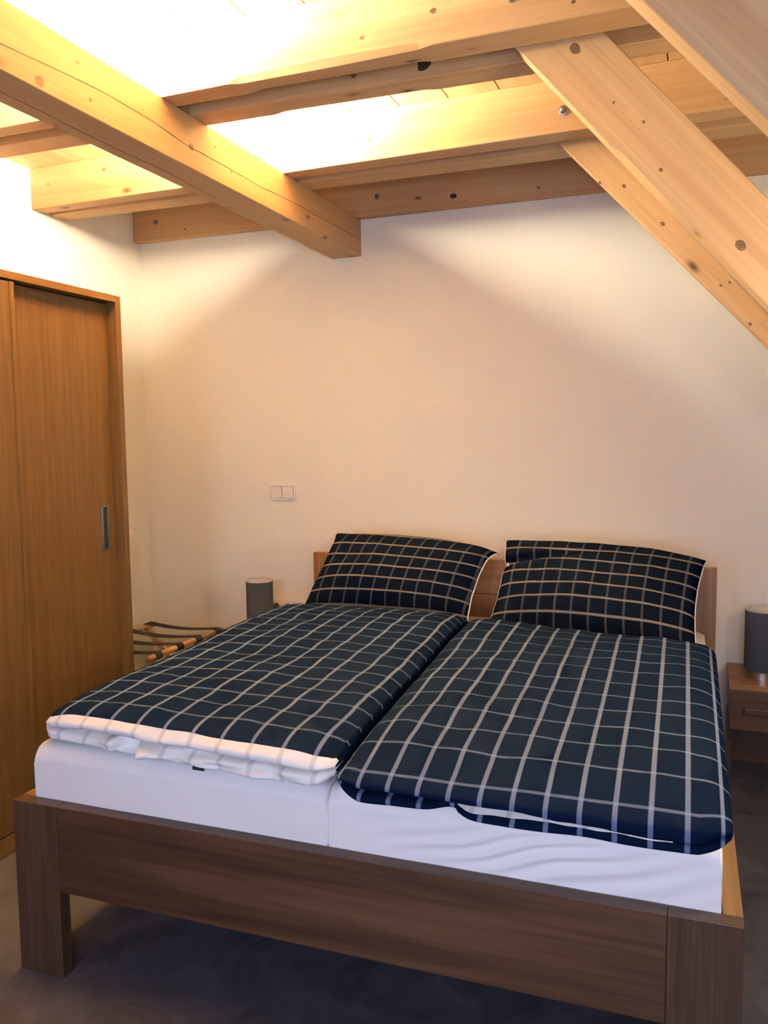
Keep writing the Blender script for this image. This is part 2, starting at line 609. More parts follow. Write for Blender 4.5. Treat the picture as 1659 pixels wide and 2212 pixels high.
def bolt(parent, wx, wy, wz, r=0.019):
    """domed nut and washer on the front face of a joist whose local frame is (world - parent.location)."""
    L = parent.location
    c = Vector((wx, wy, wz)) - L
    o = lathe('bolt', [(0, 0), (r, 0), (r, 0.004), (r * 0.66, 0.006), (r * 0.6, 0.016), (r * 0.3, 0.024), (0, 0.0255)], M_handle, parent, c, n=20, axis='Y')
    o['label'] = 'grey steel bolt head'
    return o


def joist(label, fl, fr, bl, br, z0, z1, wanes=(), group='paired spruce joists', mat=None):
    L = XR - XL
    o = timber('joist', L, lambda t: (fl + (fr - fl) * t - fl, bl + (br - bl) * t - fl, 0, z1 - z0),
               wanes=[(c, a - XL, b_ - XL, s) for c, a, b_, s in wanes], loc=(XL, fl, z0), mat=mat)
    return tag(o, label, 'joist')


ZJ = 2.6203
jA = joist('nearest joist crossing the top of the picture, front plank of its pair, with grey bolt', 0.662, 0.614, 0.723, 0.755, ZJ, ZC, wanes=((0, 0.38, 1.04, 0.020), (1, 0.42, 1.02, 0.022)))
jB = joist('joist directly behind the nearest one, rear plank of that pair, dark knot on it', 0.785, 0.872, 0.897, 0.969, ZJ, ZC, wanes=((1, 0.40, 0.97, 0.020), (0, 0.45, 0.9, 0.012)))
jC = joist('joist with brightly lit front face in the middle of the ceiling, bolt near the brace', 1.524, 1.448, 1.608, 1.56, ZJ, ZC)
jD = joist('joist just behind the brightly lit one, nearest to the wall plank', 1.645, 1.656, 1.754, 1.791, ZJ, ZC)
jE = joist('brown plank fixed flat along the top of the back wall', 2.296, 2.296, YB, YB, 2.6242, ZC)
bolt(jA, 1.283, 0.642 - 0.004, 2.702)
bolt(jC, 1.291, 1.476, 2.696)
for x_, z_ in ((-1.099, 2.722), (0.044 + 0.19, 2.715)):
    o = lathe('bolt', [(0, 0.002), (0.006, 0.002), (0.007, 0.005), (0.0125, 0.005), (0.0135, -0.004), (0, -0.004)], M_handle, jE, Vector((x_ - XL, 0, z_ - 2.6242)), n=18, axis='Y')
    o['label'] = 'dark sunk bolt'


# diagonal braces: local x runs along the brace, downwards to the right
def brace(label, xc, zc, ang, y0, y1, w, wanes=(), top=2.79):
    d = Vector((math.cos(ang), 0, -math.sin(ang)))
    s0 = -(top - zc) / math.sin(ang)             # top end, between its two joists
    s1 = (XR - 0.0 - xc) / math.cos(ang)
    o = timber('brace', s1 - s0, lambda t: (0, y1 - y0, -w / 2, w / 2), wanes=wanes,
               loc=Vector((xc, y0, zc)) + d * s0, rot=(0, ang, 0))
    return tag(o, label, 'brace')


A1 = math.atan(1.155)
bM = brace('middle diagonal brace, pale broad face with a knot near its top', 1.60, 2.384, A1, 0.7555, 0.822, 0.188, wanes=((0, 0.55, 2.2, 0.014),))
bF = brace('far diagonal brace, behind the middle one and next to the back wall', 1.418, 2.588, math.atan(1.075), 1.600, 1.645, 0.188, wanes=((0, 0.5, 2.2, 0.008),))
bN = brace('nearest diagonal brace, cut off by the top right corner of the picture', 1.784, 2.31, math.atan(1.12), -0.1, -0.025, 0.19, top=2.87)

# the larger knots that show in the timbers
M_knot = wood('knot_wood', (0.10, 0.048, 0.02), (0.19, 0.10, 0.042), (0.30, 0.18, 0.085), axis='X', grain=120, rough=0.6, stretch=0.7)
M_knot_dark = wood('dead_knot', (0.012, 0.008, 0.006), (0.03, 0.017, 0.01), (0.07, 0.036, 0.018), axis='X', grain=120, rough=0.6, stretch=0.7)


def knot(parent, wpos, r, dead=False, stretch=1.3):
    r = r if dead else 0.78 * r
    mw_ = Matrix.LocRotScale(parent.location, parent.rotation_euler, None)
    c = mw_.inverted() @ Vector(wpos)
    V, n_ = [], 18
    for h_ in (-0.002, 0.0003):
        for k in range(n_):
            a = 2 * math.pi * k / n_
            rr = r * (1 + 0.22 * nz(math.cos(a) * 1.5 + wpos[0] * 9, math.sin(a) * 1.5 + wpos[2] * 9))
            V.append((rr * stretch * math.cos(a), -h_, rr * math.sin(a)))
    Fk = [tuple(range(n_)), tuple(range(2 * n_ - 1, n_ - 1, -1))] + [(k, k + n_, (k + 1) % n_ + n_, (k + 1) % n_) for k in range(n_)]
    o = link_mesh('knot', V, Fk, M_knot_dark if dead else M_knot, parent, c)
    o['label'] = 'dark knot in the wood'
    bm = bmesh.new()
    bm.from_mesh(o.data)
    bmesh.ops.recalc_face_normals(bm, faces=bm.faces)
    bm.to_mesh(o.data)
    bm.free()
    return o


def on_front(j_, x_):            # y of a joist's front face at world x
    vs = j_.data.vertices
    return j_.location.y + (x_ - XL) / (XR - XL) * (vs[len(vs) - 8].co.y - vs[0].co.y) + vs[0].co.y


for j_, x_, z_, r_ in ((jE, 0.633, 2.675, 0.013), (jE, -0.908, 2.666, 0.007), (jE, 1.049, 2.668, 0.008), (jB, 0.956, 2.665, 0.022), (jB, 0.727, 2.66, 0.009),
                       (jA, 1.055, 2.712, 0.010), (jA, 0.835, 2.678, 0.007), (jA, 1.449, 2.66, 0.006), (jC, -0.815, 2.752, 0.009), (jC, -1.148, 2.727, 0.006), (jC, 0.514, 2.701, 0.009)):
    knot(j_, (x_, on_front(j_, x_), z_), r_, dead=(x_, r_) in ((0.633, 0.013), (0.956, 0.022)))
for y_, z_, r_ in ((0.10, 2.464, 0.017), (0.811, 2.513, 0.014), (0.30, 2.488, 0.007), (0.253, 2.572, 0.006), (1.075, 2.504, 0.007), (0.966, 2.561, 0.006)):
    knot(beam, (BX1, y_, z_), r_)
for x_, z_, r_ in ((1.437, 2.594, 0.017), (1.881, 2.012, 0.016), (1.544, 2.432, 0.005), (1.625, 2.369, 0.005), (1.673, 2.234, 0.006)):
    knot(bM, (x_, 0.7555, z_), r_)
for x_, z_, r_ in ((1.641, 2.285, 0.009), (1.411, 2.459, 0.006), (1.50, 2.437, 0.008), (1.846, 2.045, 0.006), (1.948, 1.901, 0.007), (1.876, 2.054, 0.006)):
    knot(bF, (x_, 1.600, z_), r_)

# ------------------------------------------------------------------ lamps lying on the long beam
def strip_lamp(y0, y1, label):
    t = thing('strip_lamp', label, 'lamp', (bxm, (y0 + y1) / 2, BZ1))
    h = (y1 - y0) / 2
    box('housing', -0.018, 0.018, -h, h, 0, 0.018, M_housing, t, 0.002)
    for s in (-1, 1):
        box('end_cap', -0.010, 0.010, s * h - 0.006, s * h + 0.006, 0.018, 0.048, M_housing, t, 0.001)
    # opal cover: brighter upwards than to its sides
    a = h - 0.0065
    V = [(-0.008, -a, 0.018), (0.008, -a, 0.018), (0.008, a, 0.018), (-0.008, a, 0.018), (-0.008, -a, 0.046), (0.008, -a, 0.046), (0.008, a, 0.046), (-0.008, a, 0.046)]
    link_mesh('diffuser', V, [(0, 3, 2, 1), (4, 5, 6, 7), (0, 1, 5, 4), (1, 2, 6, 5), (2, 3, 7, 6), (3, 0, 4, 7)], None, t, mats=[M_glow_side, M_glow_top], fmat=[0, 1, 0, 0, 0, 0])
    return t


strip_lamp(0.985, 1.475, 'glowing strip lamp on top of the long beam between the two pairs of joists')
strip_lamp(0.10, 0.60, 'glowing strip lamp on top of the long beam in front of the nearest joist')

wl_ = thing('wall_lamp', 'glowing cylinder lamp on the dark wall to the right of the bed, outside the picture', 'lamp', (XR, 0.38, 1.50))
box('back_plate', -0.02, 0, -0.05, 0.05, -0.09, 0.09, M_housing, wl_, 0.003)
box('arm', -0.08, -0.02, -0.012, 0.012, -0.012, 0.012, M_housing, wl_, 0.002)
lathe('lamp_shade', [(0, -0.13), (0.09, -0.13), (0.09, 0.13), (0, 0.13)], glow('lamp_shade_lit', LAMP_WALL), wl_, (-0.17, 0, 0), n=24)

# ------------------------------------------------------------------ wardrobe
w = thing('wardrobe', 'tall oak veneer wardrobe with two sliding doors at the left edge', 'wardrobe', (-0.87, 0.3, 0))
wl = w.location


def wb(name, x0, x1, y0, y1, z0, z1, mat, parent=w, bev=0.0015):
    return box(name, x0 - wl.x, x1 - wl.x, y0 - wl.y, y1 - wl.y, z0 - wl.z, z1 - wl.z, mat, parent, bev)


WX0, WX1, WY0, WY1, WZ = -1.235, -0.533, -0.66, 1.236, 2.114
wb('side_panel', WX0, WX1, WY1 - 0.032, WY1, 0, WZ, M_oak_v)
wb('side_panel', WX0, WX1, WY0, WY0 + 0.032, 0, WZ, M_oak_v)
wb('top_panel', WX0, WX1, WY0 + 0.032, WY1 - 0.032, WZ - 0.028, WZ, M_oak_y)
wb('back_panel', WX0, WX0 + 0.008, WY0 + 0.032, WY1 - 0.032, 0.06, WZ - 0.028, M_oak_v)
wb('plinth', WX0 + 0.02, WX1 - 0.004, WY0 + 0.032, WY1 - 0.032, 0, 0.066, M_oak_y)
wb('bottom_panel', WX0 + 0.008, WX1 - 0.06, WY0 + 0.032, WY1 - 0.032, 0.066, 0.085, M_oak_y)
dl = wb('sliding_door', -0.563, -0.540, WY0 + 0.04, 0.646, 0.076, WZ - 0.036, M_oak_v)
dr = wb('sliding_door', -0.600, -0.577, 0.24, WY1 - 0.034, 0.076, WZ - 0.034, M_oak_v)
o = wb('edge_profile', -0.565, -0.536, 0.628, 0.648, 0.076, WZ - 0.036, M_oak_v)
mw = dl.location.copy()
o.parent = dl
o.location = o.location - mw


# flush pull: a frame with a dark hollow
def flush_pull(parent, y0, y1, z0, z1, xf):
    bm = bmesh.new()
    P_ = parent.location + w.location
    f = 0.006
    for a in ((y0, y0 + 0.016, z0, z1), (y1 - 0.012, y1, z0, z1), (y0 + 0.016, y1 - 0.012, z0, z0 + f), (y0 + 0.016, y1 - 0.012, z1 - f, z1)):
        bm_box(bm, xf - 0.004 - P_.x, xf + 0.0025 - P_.x, a[0] - P_.y, a[1] - P_.y, a[2] - P_.z, a[3] - P_.z)
    h = from_bm('handle', bm, M_handle, parent)
    h['label'] = 'steel flush pull with a dark hollow'
    bm = bmesh.new()
    bm_box(bm, xf - 0.006 - P_.x, xf + 0.0008 - P_.x, y0 + 0.015 - P_.y, y1 - 0.011 - P_.y, z0 + f - P_.z, z1 - f - P_.z)
    from_bm('hollow', bm, M_dark, h)


flush_pull(dr, 1.108, 1.160, 1.038, 1.228, -0.577)
flush_pull(dl, -0.57, -0.515, 1.038, 1.228, -0.540)

# ------------------------------------------------------------------ the bed frame
BW, BH, BL, PW, PT, HH = 1.9, 0.4995, 2.075, 0.15, 0.04, 0.930
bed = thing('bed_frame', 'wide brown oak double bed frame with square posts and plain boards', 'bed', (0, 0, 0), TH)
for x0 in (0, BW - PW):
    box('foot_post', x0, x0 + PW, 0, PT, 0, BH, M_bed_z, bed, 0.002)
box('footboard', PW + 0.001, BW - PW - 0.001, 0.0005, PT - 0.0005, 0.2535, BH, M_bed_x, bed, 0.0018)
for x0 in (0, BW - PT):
    box('side_rail', x0, x0 + PT, PT + 0.001, BL - PT - 0.001, 0.2535, BH, M_bed_y_lit, bed, 0.0018)
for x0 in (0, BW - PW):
    box('head_post', x0, x0 + PW, BL - PT, BL, 0, HH, M_head_z_lit, bed, 0.002)
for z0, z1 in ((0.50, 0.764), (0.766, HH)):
    box('headboard', PW + 0.001, BW - PW - 0.001, BL - PT + 0.002, BL - 0.004, z0, z1, M_head_x_lit, bed, 0.0015)
for i in range(14):
    y = 0.10 + i * 0.138
    box('slat', PT + 0.001, BW - PT - 0.001, y, y + 0.07, 0.435, 0.455, M_beech, bed)
for x0 in (PT, BW - PT - 0.03):
    box('slat_ledger', x0, x0 + 0.03, PT + 0.02, BL - PT - 0.02, 0.395, 0.435, M_bed_y_lit, bed)


# ------------------------------------------------------------------ soft things
def catmull(P, n, closed=True):
    out, ts = [], []
    m = len(P)
    for i in range(m if closed else m - 1):
        p0, p1, p2, p3 = (Vector(P[(i + k) % m]) if closed else Vector(P[min(max(i + k, 0), m - 1)]) for k in (-1, 0, 1, 2))
        seg = max(2, int(round(n * (p2 - p1).length)))
        seg = max(seg, 3)
        for j in range(seg):
            t = j / seg
            q = 0.5 * ((2 * p1) + (p2 - p0) * t + (2 * p0 - 5 * p1 + 4 * p2 - p3) * t * t + (3 * p1 - p0 - 3 * p2 + p3) * t ** 3)
            out.append(q)
            ts.append(i + t)
    return out, ts


def loft(name, prof, x0f, x1f, nx, shape, zm, disp, mats, fmat, pexp=14, qexp=2.0, n=70, emin=0.06, parent=None, loc=(0, 0, 0), rz=0.0, uvoff=(0, 0), edge_drop=0.0):
    """profile in the y-z plane swept along x with rounded ends."""
    P, T = catmull([Vector((0, a, b_)) for a, b_ in prof], n)
    m = len(P)
    V, UV = [], []
    arc = [0.0]
    for j in range(1, m):
        arc.append(arc[-1] + (P[j] - P[j - 1]).length)
    S = [math.sin(math.pi / 2 * (-1 + 2 * i / nx)) for i in range(nx + 1)]
    S = [0.35 * s + 0.65 * (-1 + 2 * i / nx) for i, s in enumerate(S)]
    for i, s in enumerate(S):
        e = max(emin, (1 - abs(s) ** pexp)) ** (1 / qexp) if abs(s) < 1 else emin
        for j in range(m):
            y, z = P[j].y, P[j].z
            xa, xb = x0f(y), x1f(y)
            x = xa + (xb - xa) * (s + 1) / 2
            y2, z2 = shape(x, y, z, s, e)
            top = z2 > zm
            z2 = zm + (z2 - zm) * e
            if edge_drop and top:
                z2 -= edge_drop * max(0.0, (-s - 0.55) / 0.45) ** 2
            p = Vector((x, y2, z2))
            p += disp(p, s, e, T[j], (z - zm))
            V.append(p)
    # cloth coordinates: true arc length along x measured on the top row, arc along the profile
    jt = max(range(m), key=lambda j: P[j].z)
    ax = [0.0]
    for i in range(1, len(S)):
        a, b_ = V[i * m + jt], V[(i - 1) * m + jt]
        ax.append(ax[-1] + (a - b_).length)
    for i in range(len(S)):
        for j in range(m):
            UV.append((ax[i] + uvoff[0], arc[j] + uvoff[1]))
    Fc, FM = [], []
    for i in range(len(S) - 1):
        for j in range(m):
            j2 = (j + 1) % m
            Fc.append((i * m + j, i * m + j2, (i + 1) * m + j2, (i + 1) * m + j))
            FM.append(fmat(T[j], (V[i * m + j].x + V[(i + 1) * m + j].x) / 2))
    Fc.append(tuple(range(m)))
    FM.append(0)
    Fc.append(tuple((len(S) - 1) * m + j for j in range(m)))
    FM.append(0)
    o = link_mesh(name, V, Fc, None, parent, loc, smooth=True, mats=mats, fmat=FM, uvs=UV)
    bm = bmesh.new()
    bm.from_mesh(o.data)
    bmesh.ops.recalc_face_normals(bm, faces=bm.faces)
    bm.to_mesh(o.data)
    bm.free()
    o.rotation_euler = (0, 0, rz)
    return o


# mattresses with fitted sheets
def mattress(label, xa, xb, wrinkle, seed):
    z0, z1, y0, y1 = 0.456, 0.656, 0.044, 2.03
    r = 0.022
    pr = [(y1, z0 + r), (y1 + .003, (z0 + z1) / 2), (y1, z1 - r), (y1 - r, z1), (1.5, z1 + .004), (1.0, z1 + .006), (.5, z1 + .005), (y0 + .12, z1 + .002), (y0 + r + .01, z1 - .002),
          (y0 + .006, z1 - r - .004)] + [(y0 - .001, z1 - .045 - .012 * k) for k in range(10)] + [(y0, z0 + r), (y0 + r, z0), (0.5, z0), (1.0, z0), (1.5, z0), (y1 - r, z0)]

    def disp(p, s, e, t, dz):
        d = Vector((0, 0, 0))
        if p.y < 0.12:
            a = 0.0
            if wrinkle:
                # pulled folds in the sheet running down to the left
                u = (p.x - 1.48) / 0.30
                g = math.exp(-u * u) * max(0.0, 1 - abs(p.z - 0.555) / 0.085)
                ph = (p.z - 0.30 * (p.x - 1.3)) * 150 + 3.0 * nz(p.x * 5, p.z * 9, seed)
                a += 0.0062 * g * math.sin(ph)
            a += 0.003 * nz(p.x * 5, p.z * 14, seed)
            d.y = a
        if p.z > 0.6:
            d.z += 0.003 * nz(p.x * 5, p.y * 5, seed)
        return d
    o = loft('mattress', pr, lambda y: xa, lambda y: xb, 170, lambda x, y, z, s, e: (y, z), (z0 + z1) / 2, disp, [M_sheet], lambda t, x: 0,
             pexp=40, qexp=3.5, n=45, emin=0.7, rz=TH)
    # flat ends need no taper
    return tag(o, label, 'mattress')


mattress('white sheeted mattress in the left half of the bed', 0.043, 0.9475, False, 1.3)
mattress('white sheeted mattress in the right half of the bed, sheet creased at its foot', 0.9525, 1.857, True, 4.1)


def puff(p, seed, amp=1.0):
    return amp * (0.0085 * nz(p.x * 6.5, p.y * 6.0, seed) + 0.010 * nz(p.x * 2.6, p.y * 2.4, seed + 9) + 0.0035 * nz(p.x * 15, p.y * 13, seed + 4))


# left duvet: its foot end shows the white lining as two soft rolls
zb, zt = 0.6655, 0.766
prL = [(1.70, .672), (1.735, .69), (1.738, .72), (1.71, .748), (1.55, .768), (1.2, .772), (.8, .772), (.45, .77), (.16, .766), (.06, .760), (.022, .752),
       (.002, .742), (-.014, .728), (-.008, .713), (.022, .709), (.050, .705), (.012, .701), (-.012, .690), (-.010, .674), (.012, .666), (.10, .6655), (.5, .6655), (1.0, .6655), (1.5, .6655)]
T_HEM0, T_HEM1 = 10.35, 18.35


def shapeL(x, y, z, s, e):
    yy = y
    if y < 0.5:
        f = 1 - max(0.0, y) / 0.5
        yy = y + f * (0.062 - 0.072 * (s + 1) / 2) + f * 0.045 * (max(0, abs(s) - 0.88) / 0.12) ** 2
    if y > 1.4:
        yy = y - (y - 1.4) / 0.34 * (0.045 + 0.065 * max(0, s) ** 2)
    return yy, z


def dispL(p, s, e, t, dz):
    d = Vector((0, 0, 0))
    if dz > 0.02:
        fade = min(1, max(0, (p.y + 0.02) / 0.12))
        d.z += puff(p, 2.2) * e * (0.3 + 0.7 * fade)
    if T_HEM0 < t < T_HEM1:
        d.y += 0.010 * nz(p.x * 9, t * 0.8, 3.3) * e
        d.z += 0.004 * nz(p.x * 7, t * 0.5, 8.3) * e
        if t > 14.5:      # the lower roll is crumpled and gapes near its middle
            d.y += 0.016 * nz(p.x * 14, t * 0.9, 5.5) * e
            if t > 15.6:
                g = math.exp(-((p.x - 0.375) / 0.042) ** 4)
                d.y += 0.050 * g
                d.z += 0.012 * g * (t < 17.6)
                d.y -= 0.020 * math.exp(-((p.x - 0.425) / 0.016) ** 2)
                d.z -= 0.003 * math.exp(-((p.x - 0.425) / 0.016) ** 2)
                d.y -= 0.014 * math.exp(-((p.x - 0.315) / 0.03) ** 2)
    return d


oL = loft('duvet', prL, lambda y: 0.050 - 0.050 * min(1.4, max(0, y)) / 1.4 + 0.022 * max(0.0, 1 - abs(y - 0.95) / 0.45), lambda y: 0.985 - 0.075 * min(1.4, max(0, y)) / 1.4, 150,
          shapeL, 0.712, dispL, [M_duvet2, M_lining], lambda t, x: 1 if T_HEM0 < t < T_HEM1 else 0, pexp=16, qexp=1.9, n=80, emin=0.28, rz=TH, uvoff=(0.03, 0.0), edge_drop=0.016)
tag(oL, 'folded navy plaid duvet on the left mattress, foot end showing white striped lining', 'duvet')

# right duvet: navy to the front, bulging over the mattress, a slit of lining at its right foot end
prR = [(1.52, .672), (1.555, .69), (1.558, .72), (1.53, .750), (1.40, .768), (1.1, .774), (.8, .775), (.45, .774), (.2, .768), (.06, .756), (-.02, .740),
       (-.056, .722), (-.062, .708), (-.045, .701), (-.01, .705), (0.0, .700), (-.02, .693), (-.048, .687), (-.056, .676), (-.04, .667), (.01, .666), (.08, .6655), (.5, .6655), (1.0, .6655), (1.4, .6655)]


def shapeR(x, y, z, s, e):
    yy = y
    if y < 0.4:
        f = 1 - max(0.0, y) / 0.4
        yy = y + f * 0.035 * max(0, abs(s) - 0.85) / 0.15
    if y > 1.0:
        f = (y - 1.0) / 0.55
        yy = y + f * (0.055 - 0.215 * (s + 1) / 2)
    return yy, z


def dispR(p, s, e, t, dz):
    d = Vector((0, 0, 0))
    if dz > 0.02:
        fade = min(1, max(0, (p.y + 0.05) / 0.12))
        d.z += puff(p, 7.7) * e * (0.3 + 0.7 * fade)
    if 12.2 < t < 20:
        d.y += 0.012 * nz(p.x * 6, t * 0.6, 6.1) * e
        d.z += 0.004 * nz(p.x * 8, t * 0.5, 2.3) * e
        g = math.exp(-((p.x - 1.285) / 0.035) ** 2)
        if t > 14.5:
            d.y += 0.035 * g
        k = min(1.0, max(0.0, (p.x - 1.42) / 0.30)) if p.x < 1.80 else max(0.0, 1 - (p.x - 1.80) / 0.06)
        if t < 13.4:          # the upper fold droops over the slit towards its right end
            d.z -= 0.017 * k * min(1.0, (13.4 - t) / 0.5, (t - 12.2) / 0.4 + 0.4)
            d.y -= 0.004 * k
        if x_open(p.x) and 12.6 < t < 17.2:
            d.z += 0.003 * math.sin((t - 12.6) / 4.6 * math.pi)
            d.y += 0.006 * nz(p.x * 22, t * 0.4, 7.1)
        if t > 15.2 and p.x > 1.30:
            d.z -= 0.006 * e
    return d


def x_open(x):
    return 1.30 < x < 1.76


oR = loft('duvet', prR, lambda y: 1.008 - 0.085 * min(1.5, max(0, y)) / 1.5, lambda y: 1.872 + 0.008 * min(1.4, max(0, y)) / 1.4, 150,
          shapeR, 0.708, dispR, [M_duvet, M_lining], lambda t, x: 1 if (x_open(x) and 12.6 < t < 16.9) else 0, pexp=16, qexp=1.9, n=80, emin=0.2, rz=TH, uvoff=(0.02, 0.05))
tag(oR, 'folded navy plaid duvet on the right mattress, its dark foot end bulging over the sheet', 'duvet')

# small woven tag at the foot of the left duvet
box('fabric_tag', -0.017, 0.017, -0.002, 0.002, -0.005, 0.005, M_dark, oL, 0.001).location = (0.605, 0.012, 0.6645)


# pillows
def pillow(label, c0, c1, c2, c3, thick, seed, crease=None, sag=0.03, uvoff=(0, 0), corner=None, top_bulge=0.0):
    """c0..c3: bottom-left, bottom-right, top-right, top-left corners (bed space)."""
    c0, c1, c2, c3 = (Vector(c) for c in (c0, c1, c2, c3))
    nu, nv = 64, 52
    nrm = ((c1 - c0).cross(c3 - c0)).normalized()
    if nrm.y > 0:
        nrm = -nrm
    W_, H_ = (c1 - c0).length, (c3 - c0).length
    cen = (c0 + c1 + c2 + c3) / 4
    V, UV, Fc, FM = [], [], [], []

    def pt(iu, iv, sgn):
        u, v = -1 + 2 * iu / nu, -1 + 2 * iv / nv
        u = 0.72 * u + 0.28 * math.sin(u * math.pi / 2)
        v = 0.72 * v + 0.28 * math.sin(v * math.pi / 2)
        uu = u * (1 - 0.045 * (1 - v * v))
        vv = v * (1 - 0.03 * (1 - u * u)) if v < 0 else v * (1 + top_bulge * (1 - u * u))
        a, b_ = (uu + 1) / 2, (vv + 1) / 2
        p = c0 * (1 - a) * (1 - b_) + c1 * a * (1 - b_) + c2 * a * b_ + c3 * (1 - a) * b_
        q = max(0.0, (1 - abs(u) ** 2.6)) ** 0.62 * max(0.0, (1 - abs(v) ** 2.4)) ** 0.62
        t = thick * q
        t *= 1 + 0.16 * nz(u * 1.7, v * 1.7, seed) + 0.05 * nz(u * 5, v * 5, seed)
        p = p + nrm * (t * (0.62 if sgn > 0 else -0.38))
        # the pillow slumps: its lower half bellies forward
        p = p + nrm * (sag * (1 - v * v) * 0.5)
        rim = 1 - q
        p = p + nrm * (0.012 * nz(u * 3.1, v * 3.1, seed + 5) * rim)
        if crease and sgn > 0:
            p = p - nrm * crease(u, v)
        if corner:
            p = p + corner(u, v)
        return p, (uu * W_ * 0.5 * (1 + 0.06 * q), vv * H_ * 0.5 * (1.0 + 0.12 * q))
    for iv in range(nv + 1):
        for iu in range(nu + 1):
            p, uvv = pt(iu, iv, 1)
            V.append(p - cen)
            UV.append((uvv[0] + uvoff[0], uvv[1] + uvoff[1]))
    nf = len(V)
    idx = {}
    for iv in range(nv + 1):
        for iu in range(nu + 1):
            if iu in (0, nu) or iv in (0, nv):
                idx[(iu, iv)] = iv * (nu + 1) + iu
            else:
                p, uvv = pt(iu, iv, -1)
                idx[(iu, iv)] = len(V)
                V.append(p - cen)
                UV.append(uvv)
    for iv in range(nv):
        for iu in range(nu):
            a = iv * (nu + 1) + iu
            Fc.append((a, a + 1, a + nu + 2, a + nu + 1))
            FM.append(0)
            Fc.append((idx[(iu, iv)], idx[(iu, iv + 1)], idx[(iu + 1, iv + 1)], idx[(iu + 1, iv)]))
            FM.append(1)
    R_ = Matrix.Rotation(TH, 3, 'Z')
    o = link_mesh('pillow', V, Fc, None, None, R_ @ cen, smooth=True, mats=[M_pillow, M_lining], fmat=FM, uvs=UV)
    o.rotation_euler = (0, 0, TH)
    bm = bmesh.new()
    bm.from_mesh(o.data)
    bmesh.ops.recalc_face_normals(bm, faces=bm.faces)
    bm.to_mesh(o.data)
    bm.free()
    # white piping just behind the rim
    ring = [(i, 0) for i in range(nu)] + [(nu, i) for i in range(nv)] + [(nu - i, nv) for i in range(nu)] + [(0, nv - i) for i in range(nv)]
    pts = [V[idx[k]] - nrm * 0.007 for k in ring]
    n_ = len(pts)
    PV, PF = [], []
    for i, p in enumerate(pts):
        t = (pts[(i + 1) % n_] - pts[i - 1]).normalized()
        s = t.cross(nrm).normalized()
        for k in range(6):
            an = 2 * math.pi * k / 6
            PV.append(p + s * (0.0042 * math.cos(an)) + nrm * (0.0055 * math.sin(an)))
    for i in range(n_):
        i2 = (i + 1) % n_
        for k in range(6):
            k2 = (k + 1) % 6
            PF.append((i * 6 + k, i * 6 + k2, i2 * 6 + k2, i2 * 6 + k))
    pp = link_mesh('piping', PV, PF, M_sheet, o, smooth=True)
    pp['label'] = 'white edging'
    return tag(o, label, 'pillow')


def creaseR(u, v):
    # dent running in from the left edge where the pillow bends against the headboard
    f = max(0.0, min(1.0, (0.15 - u) / 0.75))
    vl = 0.42 + 0.22 * (u + 1)
    return 0.046 * f * math.exp(-((v - vl) / 0.09) ** 2)


pillow('navy plaid pillow propped at the left half of the headboard, white edging',
       (0.055, 1.77, 0.690), (0.868, 1.76, 0.690), (0.945, 1.955, 1.000), (0.165, 1.955, 1.040), 0.185, 1.1, uvoff=(0.01, 0.02), top_bulge=0.085,
       corner=lambda u, v: Vector((0.02, 0.015, -0.03)) * (max(0, u) * max(0, v)) ** 6)
pillow('navy plaid pillow propped at the right half of the headboard, dented at left',
       (0.978, 1.71, 0.690), (1.815, 1.655, 0.684), (1.855, 1.955, 0.985), (1.005, 1.955, 1.030), 0.185, 6.4, top_bulge=0.10, crease=creaseR, uvoff=(0.03, 0.0),
       corner=lambda u, v: Vector((0.0, 0.01, -0.015)) * (max(0, u) * max(0, v)) ** 6)


# ------------------------------------------------------------------ bedside tables and lamps
def nightstand(label, cx):
    t = thing('nightstand', label, 'nightstand', (cx, 2.165, 0))
    hw, y0, y1 = 0.24, -0.175, 0.175
    box('tabletop', -hw, hw, y0, y1, 0.428, 0.453, M_head_x_lit, t, 0.0015)
    d = box('drawer', -hw + 0.004, hw - 0.004, y0 + 0.004, y1 - 0.02, 0.256, 0.425, M_bed_x, t, 0.0015)
    hb = box('handle', -0.180, 0.180, -0.022, 0.0, -0.012, 0.012, M_bed_x, d, 0.002)
    hb.location = (0.0, -(y1 - 0.02 - y0 - 0.004) / 2 - 0.010, 0.004)
    for s in (-1, 1):
        box('side_panel', s * (hw - 0.009) - 0.009, s * (hw - 0.009) + 0.009, y0 + 0.14, y1, 0.0, 0.256, M_bed_z, t, 0.001)
    box('back_panel', -hw + 0.018, hw - 0.018, y1 - 0.018, y1, 0.0, 0.256, M_bed_x, t, 0.001)
    return t


def table_lamp(label, x, y, z):
    t = thing('table_lamp', label, 'lamp', (x, y, z))
    r = 0.0715
    lathe('lamp_base', [(0, 0), (r - 0.001, 0), (r - 0.001, 0.032), (r - 0.006, 0.034), (0, 0.034)], M_metal, t, n=48)['label'] = 'shiny metal base ring'
    lathe('lamp_shade', [(r - 0.003, 0.034), (r, 0.034), (r, 0.288), (r - 0.0025, 0.29), (r - 0.003, 0.288)], M_shade, t, n=48, mats=[M_shade, M_shade_in], pm=[0, 0, 0, 1, 1])
    lathe('bulb_holder', [(0, 0.034), (0.018, 0.034), (0.016, 0.09), (0.022, 0.12), (0.026, 0.15), (0.02, 0.175), (0, 0.185)], M_plastic, t, n=20)
    return t


nightstand('brown oak nightstand with a drawer at the right of the bed', 2.165)
nightstand('brown oak nightstand behind the left duvet, next to the luggage rack', -0.285)
table_lamp('cylindrical charcoal table lamp on the right nightstand, cut by the picture edge', 2.057, 2.150, 0.453)
table_lamp('cylindrical charcoal table lamp behind the left duvet, left of the socket plate', -0.413, 2.150, 0.453)


